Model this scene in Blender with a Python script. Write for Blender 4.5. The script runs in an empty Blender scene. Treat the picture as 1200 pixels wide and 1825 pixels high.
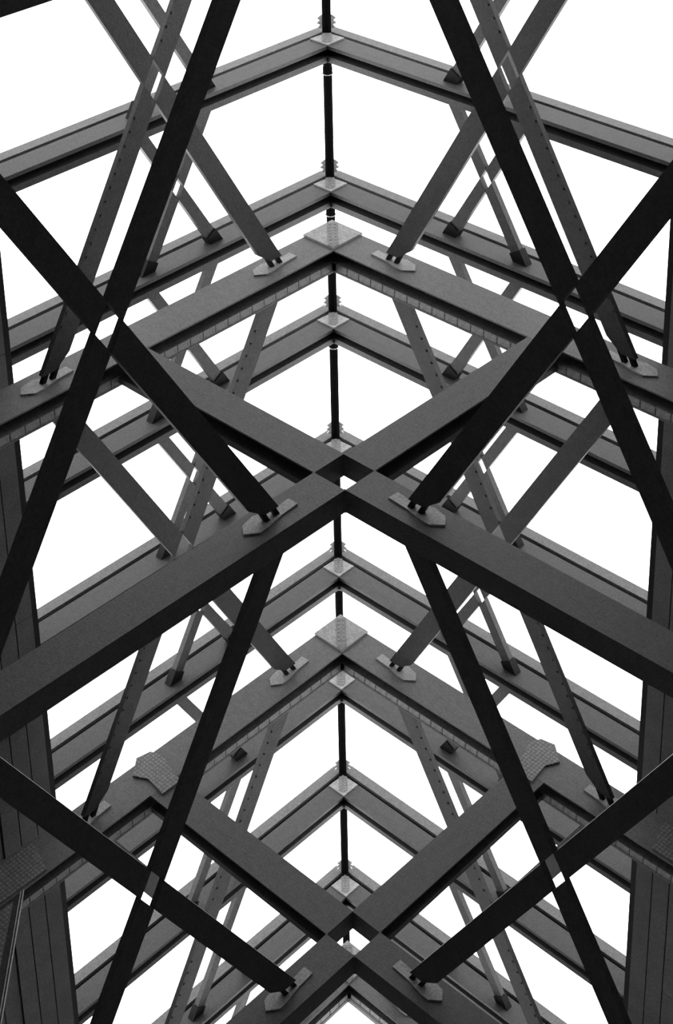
import bpy, bmesh, math, random
from mathutils import Matrix, Vector

random.seed(7)
scene = bpy.context.scene
C = scene.collection

# ------------------------------------------------------------------ camera
# X runs along the right-hand wing of the picture, Y along the left-hand wing, Z is up.
# The photographer stands on the hall floor, looks up into the corner and holds the frame upside down.
cam_d = bpy.data.cameras.new('camera')
cam = bpy.data.objects.new('camera', cam_d)
C.objects.link(cam)
cam.matrix_world = Matrix(((0.7243878, -0.2502848, 0.6423549, 10.844183),
                           (-0.6891552, -0.2873548, 0.6652009, 11.105066),
                           (0.0180941, -0.9245457, -0.3806414, 1.4),
                           (0, 0, 0, 1)))
cam_d.sensor_fit = 'HORIZONTAL'
cam_d.sensor_width = 36
cam_d.lens = 95.02386
cam_d.shift_y = -0.672267
cam_d.clip_end = 2000
scene.camera = cam

# ------------------------------------------------------------------ sky and exposure
world = bpy.data.worlds.new('overcast_sky')
scene.world = world
world.use_nodes = True
bg = world.node_tree.nodes['Background']
bg.inputs['Color'].default_value = (1, 1, 1, 1)
bg.inputs['Strength'].default_value = 5.0
scene.view_settings.view_transform = 'Standard'
scene.view_settings.look = 'None'
scene.view_settings.gamma = 1
scene.view_settings.use_curve_mapping = False
scene.view_settings.exposure = 0.0

# ------------------------------------------------------------------ materials (all grey: a black-and-white photograph)
def mat(name, v, rough=0.55, var=0.3, scale=14.0, fine=55.0, bump=0.02, spec=0.3, pattern=None):
    m = bpy.data.materials.new(name)
    m.use_nodes = True
    nt = m.node_tree
    N, L = nt.nodes, nt.links
    b = N['Principled BSDF']
    b.inputs['Roughness'].default_value = rough
    b.inputs['Specular IOR Level'].default_value = spec
    tc = N.new('ShaderNodeTexCoord')
    n1 = N.new('ShaderNodeTexNoise'); n1.inputs['Scale'].default_value = scale; n1.inputs['Detail'].default_value = 6
    n2 = N.new('ShaderNodeTexNoise'); n2.inputs['Scale'].default_value = fine; n2.inputs['Detail'].default_value = 2
    L.new(tc.outputs['Object'], n1.inputs['Vector'])
    L.new(tc.outputs['Object'], n2.inputs['Vector'])
    mx = N.new('ShaderNodeMath'); mx.operation = 'MULTIPLY_ADD'
    L.new(n1.outputs['Fac'], mx.inputs[0]); mx.inputs[1].default_value = 0.5
    L.new(n2.outputs['Fac'], mx.inputs[2])
    mr = N.new('ShaderNodeMapRange')
    mr.inputs['From Min'].default_value = 0.5; mr.inputs['From Max'].default_value = 1.0
    mr.inputs['To Min'].default_value = v * (1 - var); mr.inputs['To Max'].default_value = v * (1 + var)
    L.new(mx.outputs[0], mr.inputs['Value'])
    col = mr.outputs['Result']
    if pattern:
        vo = N.new('ShaderNodeTexVoronoi'); vo.inputs['Scale'].default_value = pattern
        vo.voronoi_dimensions = '2D'; vo.inputs['Randomness'].default_value = 0.15
        L.new(tc.outputs['Object'], vo.inputs['Vector'])
        r2 = N.new('ShaderNodeMapRange')
        r2.inputs['From Min'].default_value = 0.2; r2.inputs['From Max'].default_value = 0.45
        r2.inputs['To Min'].default_value = 1.35; r2.inputs['To Max'].default_value = 0.75
        L.new(vo.outputs['Distance'], r2.inputs['Value'])
        mm = N.new('ShaderNodeMath'); mm.operation = 'MULTIPLY'
        L.new(col, mm.inputs[0]); L.new(r2.outputs['Result'], mm.inputs[1])
        col = mm.outputs[0]
    L.new(col, b.inputs['Base Color'])
    bp = N.new('ShaderNodeBump'); bp.inputs['Strength'].default_value = 0.1; bp.inputs['Distance'].default_value = bump
    L.new(n2.outputs['Fac'], bp.inputs['Height'])
    L.new(bp.outputs['Normal'], b.inputs['Normal'])
    return m

M_STEEL = mat('grey_steel_paint', 0.085)
M_MAIN = mat('main_beam_paint', 0.125)
M_TRANS = mat('transom_paint', 0.062)
M_RAIL = mat('pale_rail_paint', 0.14)
M_BRACE = mat('brace_paint', 0.06)
M_PLATE = mat('bare_steel_plate', 0.29, rough=0.5)
M_PALE = mat('pale_steel_and_highlight', 0.5, rough=0.5)
M_STRIP = mat('strip_steel_and_shadow', 0.18, rough=0.5)
M_TREAD = mat('tread_plate_steel', 0.16, rough=0.5, pattern=28.0)
M_POST = mat('dark_post_paint', 0.006, rough=1.0, spec=0.0)
M_WALL = mat('board_marked_concrete', 0.12, rough=0.85, scale=5, var=0.25)
M_JAMB = mat('dark_paint_and_gap_shade', 0.012, spec=0.1)
M_SLAB = mat('dark_slab_paint', 0.05, rough=0.9)
M_INT = mat('hall_render', 0.3, rough=0.9, scale=2)
M_FLOOR = mat('hall_floor_stone', 0.3, rough=0.6, scale=2)
M_GROUND = mat('pale_paving', 0.5, rough=0.9, scale=0.5, fine=8)

# ------------------------------------------------------------------ helpers
def build(name, polys, material, parent=None, swap=False, loc=(0, 0, 0)):
    """polys: list of (outline_a, outline_b) rings in (a, s, z); a is across the wing, s along it."""
    bm = bmesh.new()
    f = (lambda p: (p[1], p[0], p[2])) if swap else (lambda p: tuple(p))
    for A, B in polys:
        va = [bm.verts.new(f(p)) for p in A]
        vb = [bm.verts.new(f(p)) for p in B]
        n = len(va)
        bm.faces.new(va); bm.faces.new(vb)
        for i in range(n):
            bm.faces.new((va[i], va[(i + 1) % n], vb[(i + 1) % n], vb[i]))
    bmesh.ops.recalc_face_normals(bm, faces=bm.faces)
    me = bpy.data.meshes.new(name)
    bm.to_mesh(me); bm.free()
    me.materials.append(material)
    o = bpy.data.objects.new(name, me)
    C.objects.link(o)
    if parent: o.parent = parent
    o.location = loc
    return o

def plan(poly, z0, z1):                       # outline in (a, s), extruded upwards
    return ([(a, s, z0) for a, s in poly], [(a, s, z1) for a, s in poly])
def rect(a0, a1, s0, s1): return [(a0, s0), (a1, s0), (a1, s1), (a0, s1)]
def box(a0, a1, s0, s1, z0, z1): return plan(rect(a0, a1, s0, s1), z0, z1)
def mitre(a0, a1, L, z0, z1): return plan([(a0, a0), (a1, a1), (a1, L), (a0, L)], z0, z1)
def elev(poly, a0, a1):                       # outline in (s, z), extruded across the wing
    return ([(a0, s, z) for s, z in poly], [(a1, s, z) for s, z in poly])
def tube(cx, cy, r, z0, z1, n=12):
    ring = [(cx + r * math.cos(2 * math.pi * i / n), cy + r * math.sin(2 * math.pi * i / n)) for i in range(n)]
    return plan(ring, z0, z1)

def tag(o, label, cat, group=None):
    o['label'] = label; o['category'] = cat
    if group: o['group'] = group
    return o
def thing(name, label, cat, loc, group=None):
    o = bpy.data.objects.new(name, None)
    o.empty_display_size = 0.2
    C.objects.link(o); o.location = loc
    return tag(o, label, cat, group)
def dup(root, loc, label, group=None):
    r = root.copy(); C.objects.link(r); r.location = loc; r['label'] = label
    if group: r['group'] = group
    for ch in list(root.children):
        c = ch.copy(); C.objects.link(c); c.parent = r
        for g in list(ch.children):
            d = g.copy(); C.objects.link(d); d.parent = c
    return r
def struct(name, polys, material, parent=None, swap=False):
    o = build(name, polys, material, parent, swap)
    if not parent: o['kind'] = 'structure'
    return o

H = 1.5
def lev(k): return 7.502444 + k * H            # underside of the transoms; every third one carries a floor frame
ORD = ['topmost', 'second', 'third', 'fourth', 'fifth', 'sixth', 'seventh', 'eighth', 'ninth']
def nth(i, last=None):
    return 'topmost in the photo' if i == 0 else ORD[i] + ' down the photo'
SIDES = (('left', False), ('right', True))
def pt(a, s, z, swap): return (s, a, z) if swap else (a, s, z)

# ------------------------------------------------------------------ the hall
WALL0 = 4.08        # where the glazed corner ends and the boarded walls begin
END = 13.5
TOP = 24.0
struct('ground', [box(-250, 250, -250, 250, -0.3, -0.1)], M_GROUND)
struct('floor', [box(-0.2, END, -0.2, END, -0.1, 0.0)], M_FLOOR)
struct('ceiling', [box(-0.2, END + 0.3, -0.2, END + 0.3, TOP, TOP + 0.3)], M_INT)
struct('wall_rear_left', [box(-0.2, END + 0.3, END, END + 0.3, 0, TOP)], M_INT)
struct('wall_rear_right', [box(-0.2, END + 0.3, END, END + 0.3, 0, TOP)], M_INT, swap=True)
for side, sw in SIDES:
    w = struct('wall_' + side, [box(-0.20, 0.34, WALL0, END, 0, TOP)], M_INT, swap=sw)
    # dark corner strip and the board-marked lengths, each board a piece of its own
    build('jamb_strip', [box(0.34, 0.355, WALL0, WALL0 + 0.055, 3.0, 21.0)], M_JAMB, w, sw)
    bw, gap = 0.186, 0.015
    heights = {}
    for i in range(15):
        s0 = WALL0 + 0.06 + i * bw
        z = 3.0 - random.uniform(0, 2.6)
        while z < 20.9:
            L = random.choice((2.6, 3.0, 3.4, 3.8))
            a, b = max(z, 3.0), min(z + L, 21.0)
            if b - a > 0.15:
                key = (round(b - a, 3), i % 3)
                if key not in heights:
                    t = (0.362, 0.368, 0.373)[i % 3]
                    o = build('board', [box(0.34, t, 0, bw - gap, 0, b - a - 0.006)], M_WALL, w, sw)
                    heights[key] = o.data
                else:
                    o = bpy.data.objects.new('board', heights[key]); C.objects.link(o); o.parent = w
                o.location = pt(0, s0, a, sw)
            z += L

# ------------------------------------------------------------------ facade transoms, one per wing and height
RINGS = list(range(0, 9))
for side, sw in SIDES:
    first = None
    for n, k in enumerate(RINGS):
        lab = f'grey steel transom of the {side} wing running to the corner post, {nth(n)}'
        if first is None:
            first = t = thing('transom', lab, 'beam', (0, 0, lev(k)), f'transoms of the {side} wing')
            build('bottom_flange', [mitre(0.026, 0.26, WALL0, 0, 0.035)], M_TRANS, t, sw)
            build('web', [mitre(0.09, 0.11, WALL0, 0.035, 0.105)], M_TRANS, t, sw)
            build('top_flange', [mitre(0.026, 0.26, WALL0, 0.105, 0.165)], M_TRANS, t, sw)
            build('gap_shade_filler', [mitre(-0.020, 0.026, WALL0, 0.04, 0.1)], M_JAMB, t, sw)  # filler added to close the gap; its dark colour paints in the crease's shade
            build('outer_rail', [mitre(-0.135, -0.020, WALL0, 0, 0.11)], M_RAIL, t, sw)
        else:
            dup(first, (0, 0, lev(k)), lab)

# ------------------------------------------------------------------ corner post, one length per bay
s2 = math.sqrt(0.5)
def fin(sign):
    """toothed tab on one side of the post, in the plane of the corner's diagonal"""
    prof = [(0.03, -0.17), (0.055, -0.165), (0.09, -0.135), (0.065, -0.115), (0.095, -0.085), (0.06, -0.07), (0.085, -0.04), (0.03, -0.03)]
    d = Vector((s2, -s2, 0)) * sign
    n = Vector((s2, s2, 0)) * 0.008
    c = Vector((0.0, 0.0, 0))
    A = [tuple(c + d * u + Vector((0, 0, z)) - n) for u, z in prof]
    B = [tuple(c + d * u + Vector((0, 0, z)) + n) for u, z in prof]
    return (A, B)
first = None
for n, k in enumerate(range(-1, 8)):
    lab = ('dark round corner post cut off by the top edge of the photo' if n == 0 else
           f'dark round corner post length between two transoms, {nth(n)}')
    if first is None:
        first = t = thing('corner_post', lab, 'post', (0, 0, lev(k) + 0.165), 'corner post lengths')
        top = H - 0.165
        build('shaft', [tube(0, 0, 0.043, 0, top, 20)], M_POST, t)
        build('collar', [tube(0, 0, 0.047, 0.20, 0.26)], M_POST, t)
        build('collar_highlight', [tube(0, 0, 0.052, 0.26, 0.268)], M_PALE, t)  # pale ring that paints in the highlight on the collar
        for sg in (1, -1):
            o = build('toothed_bracket', [fin(sg)], M_PALE, t, loc=(0, 0, top))  # pale colour paints in the blown halo of the sky behind
    else:
        dup(first, (0, 0, lev(k) + 0.165), lab)

# ------------------------------------------------------------------ gusset plates in the corner
def bolt_rows(half, u0, u1, rows, z0, z1, r=0.011):
    out = []
    for i in range(rows):
        u = u0 + (u1 - u0) * i / (rows - 1)
        for v in (-half, half):
            x = (u + v) * s2; y = (u - v) * s2
            out.append(tube(x, y, r, z0, z1, 6))
    return out
def diag_strip(u0, u1, h, z0, z1):
    P = [((u + v) * s2, (u - v) * s2) for u, v in ((u0, -h), (u1, -h), (u1 + h * 0.9, 0), (u1, h), (u0, h))]
    return plan(P, z0, z1)
first = None
for n, k in enumerate(RINGS):
    lab = f'pale square gusset plate under the transom corner, {nth(n)}'
    if first is None:
        first = t = thing('corner_gusset', lab, 'plate', (0, 0, lev(k)), 'gussets under the transom corners')
        build('plate', [plan([(0.05, 0.05), (0.262, 0.035), (0.262, 0.262), (0.035, 0.262)], -0.014, -0.001)], M_PLATE, t)
        c = build('cover_strip', [diag_strip(0.09, 0.285, 0.045, -0.019, -0.014)], M_STRIP, t)
        b = build('bolts', bolt_rows(0.022, 0.11, 0.29, 6, -0.024, -0.019, 0.008), M_PLATE, c)
        b['kind'] = 'stuff'
    else:
        dup(first, (0, 0, lev(k)), lab)

# ------------------------------------------------------------------ floor frames
FR = {1: 'upper', 4: 'lower', 7: 'bottom'}     # where they stand in the (upside-down) photo
A0, A1, B0, B1 = 0.70, 1.08, 3.265, 3.575
for side, sw in SIDES:
    first = None
    for k, pos in FR.items():
        lab = f'wide grey main beam of the {side} wing with ribbed top plate, {pos} frame of the photo'
        if first is None:
            first = t = thing('main_beam', lab, 'beam', (0, 0, lev(k)), f'main beams of the {side} wing')
            build('bottom_flange', [mitre(A0, A1, END, 0, 0.014)], M_MAIN, t, sw)
            build('web', [mitre(0.86, 0.88, END, 0.014, 0.12)], M_MAIN, t, sw)
            build('middle_flange', [mitre(A0, A1, END, 0.12, 0.126)], M_MAIN, t, sw)
            build('top_plate', [mitre(A0, A1, END, 0.20, 0.22)], M_MAIN, t, sw)
            build('backing', [mitre(A1 - 0.05, A1 - 0.035, END, 0.126, 0.20)], M_JAMB, t, sw)
            me = None
            for i in range(36):
                s = 1.10 + i * 0.142
                if me is None:
                    o = build('fascia_panel', [box(A1 - 0.035, A1 - 0.004, 0, 0.134, 0.127, 0.199)], M_PLATE, t, sw); me = o.data
                else:
                    o = bpy.data.objects.new('fascia_panel', me); C.objects.link(o); o.parent = t
                o.location = pt(0, s, 0, sw)
        else:
            dup(first, (0, 0, lev(k)), lab)
first = None
for k, pos in FR.items():
    lab = f'large pale square gusset at the corner of the main beams, {pos} frame of the photo'
    if first is None:
        first = t = thing('main_gusset', lab, 'plate', (0, 0, lev(k)), 'gussets under the main beam corners')
        build('plate', [plan([(0.69, 0.69), (1.07, 0.69), (1.075, 1.075), (0.69, 1.07)], -0.022, -0.001)], M_PLATE, t)
        c = build('cover_strip', [diag_strip(1.04, 1.46, 0.05, -0.026, -0.022)], M_STRIP, t)  # cover strip whose darker tone also paints in a smudged shadow on the plate
        b = build('bolts', bolt_rows(0.024, 1.07, 1.43, 7, -0.031, -0.026, 0.008), M_PLATE, c)
        b['kind'] = 'stuff'
    else:
        dup(first, (0, 0, lev(k)), lab)

DB = 0.19
for side, sw in SIDES:
    # short beams between the main beams and the open crossing; in the photo they lie on the other side
    other = 'right' if side == 'left' else 'left'
    first = None
    for k in (1, 4):
        lab = f'short grey box beam from the {other} main beam to the open crossing, {FR[k]} frame of the photo'
        if first is None:
            first = t = thing('short_beam', lab, 'beam', pt(B0, A1, lev(k), sw), f'short beams on the {other}')
            L = B0 - A1 + 0.004
            W = B1 - B0
            build('bottom_flange', [box(0, W, 0, L, 0, 0.014)], M_STEEL, t, sw)
            build('web', [box(W / 2 - 0.01, W / 2 + 0.01, 0, L - 0.012, 0.014, DB - 0.055)], M_STEEL, t, sw)
            build('top_flange', [box(0, W, 0, L, DB - 0.055, DB)], M_STEEL, t, sw)
            build('end_plate', [box(0, W, L - 0.012, L, 0.014, DB - 0.055)], M_STEEL, t, sw)
        else:
            dup(first, pt(B0, A1, lev(k), sw), lab)
    first = None
    for k in (1, 4, -2):
        lab = (f'long grey box beam running from the open crossing to the {side} edge, {FR[k]} frame of the photo' if k > 0 else
               f'dark box beam cutting across the top {side} corner of the photo')
        if first is None:
            first = t = thing('long_beam', lab, 'beam', pt(B0, B1, lev(k), sw), f'long beams on the {side}')
            L = END - B1
            build('corner_angle', [box(-0.008, 0.012, -0.008, 0.01, 0, DB), box(B1 - B0 - 0.012, B1 - B0 + 0.006, -0.008 if not sw else 0, 0.01, 0, DB)], M_STEEL, t, sw)
            build('body', [box(0, B1 - B0, 0, L, 0.012, DB - 0.012)], M_STEEL, t, sw)
            build('bottom_plate', [box(0, B1 - B0, 0, L, 0, 0.012)], M_STEEL, t, sw)
            build('top_plate', [box(0, B1 - B0, 0, L, DB - 0.012, DB)], M_STEEL, t, sw)
        else:
            dup(first, pt(B0, B1, lev(k), sw), lab)
    # tread plate under the joint of main beam and short beam
    first = None
    for k in (4,):
        lab = f'pale tread-patterned joint plate under the {side} main beam where the short beam meets it'
        P = [(0.66, 3.38), (0.80, 3.54), (0.93, 3.47), (1.16, 3.50), (1.16, 3.28), (0.95, 3.24), (0.80, 3.19), (0.69, 3.24)]
        if first is None:
            first = tag(build('joint_plate', [plan(P, -0.022, -0.001)], M_TREAD, None, sw, (0, 0, lev(k))), lab, 'plate', 'tread-patterned joint plates')
        else:
            dup(first, (0, 0, lev(k)), lab)
    # landing slab beyond the crossing bay of the lower frame, with a diagonal metal edge
    z = lev(4)
    t = thing('landing_slab', f'dark slab with tread plate and bright diagonal edge at the lower {side} edge', 'slab', (0, 0, z), 'landing slabs')
    build('slab', [plan([(A1 + 0.002, 4.98), (3.26, 7.16), (3.26, END), (A1 + 0.002, END)], 0.0, 0.03)], M_SLAB, t, sw)
    for off in (0.02, 0.05):
        P = [(A1 + 0.002, 4.955 + off), (3.26, 7.135 + off), (3.26, 7.146 + off), (A1 + 0.002, 4.966 + off)]
        build('edge_trim', [plan(P, -0.005, 0.0)], M_PALE, t, sw)
    build('tread_plate', [plan([(0.74, 4.62), (1.06, 4.72), (1.06, 5.3), (0.74, 5.3)], -0.012, -0.001)], M_TREAD, t, sw)
    build('tread_plate', [plan([(1.12, 5.12), (1.6, 5.62), (1.6, 6.0), (1.12, 5.7)], -0.012, -0.001)], M_TREAD, t, sw)

# ------------------------------------------------------------------ cross braces
def cross_parts(t, sw, half, h, w, th, shoe, material, chamfer=0.03, endgap=0.115, cut=0.005, rivets=False):
    """X brace in the (s, z) plane, local origin at its lower middle; half = half width, h = height."""
    c = Vector((0.0, h / 2))
    d = [Vector((half, h / 2)).normalized(), Vector((-half, h / 2)).normalized()]
    L = math.hypot(half, h / 2)
    nrm = [Vector((-v.y, v.x)) for v in d]
    def isect(i, o, q, oq):                     # axis i shifted by o  x  axis q shifted by oq
        p, r = c + nrm[i] * o, d[i]
        p2, r2 = c + nrm[q] * oq, d[q]
        den = r.x * r2.y - r.y * r2.x
        k = ((p2.x - p.x) * r2.y - (p2.y - p.y) * r2.x) / den
        return p + r * k
    for i in (0, 1):
        q = 1 - i
        for sg in (-1, 1):                      # -1 lower arm, +1 upper arm
            # which edge line of the other bar is nearer to this arm's end
            oq = (w / 2) * (1 if (d[i] * sg).dot(nrm[q]) > 0 else -1)
            a, b = isect(i, w / 2, q, oq), isect(i, -w / 2, q, oq)
            end = c + d[i] * sg * (L - (endgap if sg > 0 else 0.02))
            e1, e2 = end + nrm[i] * w / 2, end - nrm[i] * w / 2
            back = -d[i] * sg * chamfer
            if sg < 0:                          # foot cut level on top of the beam below
                def level(o):
                    p = c + nrm[i] * o
                    return p + d[i] * ((cut - p.y) / d[i].y)
                e1, e2 = level(w / 2), level(-w / 2)
            if sg < 0:
                poly = [a, e1, e2, b]
            elif shoe == 'clevis':              # level cut under the beam, the inner corner cut back
                def side(o, z):
                    p = c + nrm[i] * o
                    return p + d[i] * ((z - p.y) / d[i].y)
                zc = h - 0.085
                o1 = (w / 2) if nrm[i].x * d[i].x > 0 else (-w / 2)   # edge on the side the bar leans to
                sharp, blunt = side(o1, zc), side(-o1, zc)
                cutp = sharp.lerp(blunt, 0.62)
                low = side(-o1, zc - 0.11)
                poly = [a, sharp, cutp, low, b] if o1 > 0 else [a, low, cutp, sharp, b]
            else:
                poly = [a, e1 + back, e1 - nrm[i] * chamfer, e2 + nrm[i] * chamfer, e2 + back, b]
            arm = build('arm', [elev([(p.x, p.y) for p in poly], -th / 2, th / 2)], material, t, sw)
            if rivets and i == 0:
                R = []
                for j in range(16):
                    p = c + d[i] * sg * (0.32 + j * 0.115) - nrm[i] * (w / 2 - 0.025) * (1 if nrm[i].x < 0 else -1)
                    hexa = [(p.x + 0.010 * math.cos(q2 * math.pi / 3), p.y + 0.010 * math.sin(q2 * math.pi / 3)) for q2 in range(6)]
                    R.append(elev(hexa, th / 2, th / 2 + 0.012))
                rv = build('rivets', R, M_STEEL, arm, sw)
                rv['kind'] = 'stuff'
    for sgn in (-1, 1):
        s0 = sgn * half
        if shoe == 'clevis':
            # hexagonal base plate under the beam with two prongs carrying the pin
            m = -1 if sgn < 0 else 1            # the long end of the plate points away from the corner
            P = [(-0.06, s0 - 0.23), (0.03, s0 - 0.235), (0.04, s0 - 0.06), (0.07, s0 + 0.10), (0.07, s0 + 0.17),
                 (0.0, s0 + 0.26), (-0.075, s0 + 0.20), (-0.10, s0 + 0.08), (-0.06, s0 - 0.02), (-0.05, s0 - 0.1)]
            pl = build('base_plate', [plan(P, h - 0.016, h - 0.001)], M_PLATE, t, sw)
            ax = Vector((-sgn * d[0].x, d[0].y))
            for u in (-0.05, 0.045):
                x0 = s0 + u
                Q = [(x0 - 0.018 - sgn * 0.06, h - 0.13), (x0 + 0.018 - sgn * 0.06, h - 0.13), (x0 + 0.02, h - 0.016), (x0 - 0.02, h - 0.016)]
                build('prong', [elev(Q, -0.02, 0.02)], M_JAMB, pl, sw)
        else:
            e = Vector((s0, h)); ax = Vector((sgn * d[0].x, d[0].y))
            nn = Vector((-ax.y, ax.x))
            r = w / 2 + 0.01
            def foot_pt(o, z):
                p = e + nn * o
                return p + ax * ((z - p.y) / ax.y)
            low = e - ax * 0.12
            Q = [low + nn * r, foot_pt(r, h - 0.001), foot_pt(-r, h - 0.001), low - nn * r]
            Q = [(p.x, p.y) for p in Q]
            build('foot', [elev(Q, -th / 2 - 0.012, th / 2 + 0.012)], M_JAMB, t, sw)

for side, sw in SIDES:
    # along the main beams
    first = None
    zlo = 0.158; beam_top = 0.222
    for k, pos in ((-2, 'topmost'), (1, 'middle'), (4, 'bottom')):
        lab = f'grey steel X-brace of the {side} wing behind the black ones, {pos} of three'
        loc = pt(0.89, 2.875, lev(k) + zlo, sw)
        if first is None:
            first = t = thing('cross_brace', lab, 'brace', loc, f'grey cross braces of the {side} wing')
            cross_parts(t, sw, 1.255, 3 * H - zlo, 0.188, 0.045, 'clevis', M_BRACE, cut=beam_top - zlo, rivets=True)
        else:
            dup(first, loc, lab)
    # along the long beams, nearest the viewer
    first = None
    for k, pos in ((-2, 'upper'), (1, 'lower')):
        lab = f'large black steel X-brace in front on the {side}, {pos} of two in the photo'
        loc = pt(3.42, 5.39 if sw else 5.44, lev(k) + 0.29, sw)
        if first is None:
            first = t = thing('front_brace', lab, 'brace', loc, f'black cross braces on the {side}')
            cross_parts(t, sw, 1.28, 3 * H - 0.29, 0.185, 0.05, 'clevis', M_BRACE, cut=-0.098)
        else:
            dup(first, loc, lab)
    # small braces between neighbouring transoms
    first = None
    for n, k in enumerate(range(-1, 8)):
        lab = f'thin grey X-brace between two transoms of the {side} wing, {nth(n)}'
        loc = pt(0.14, 2.065, lev(k) + 0.145, sw)
        if first is None:
            first = t = thing('facade_brace', lab, 'brace', loc, f'thin facade braces of the {side} wing')
            cross_parts(t, sw, 0.405, H - 0.145, 0.11, 0.055, 'foot', M_BRACE, chamfer=0.005, endgap=0.03, cut=0.022)
        else:
            dup(first, loc, lab)
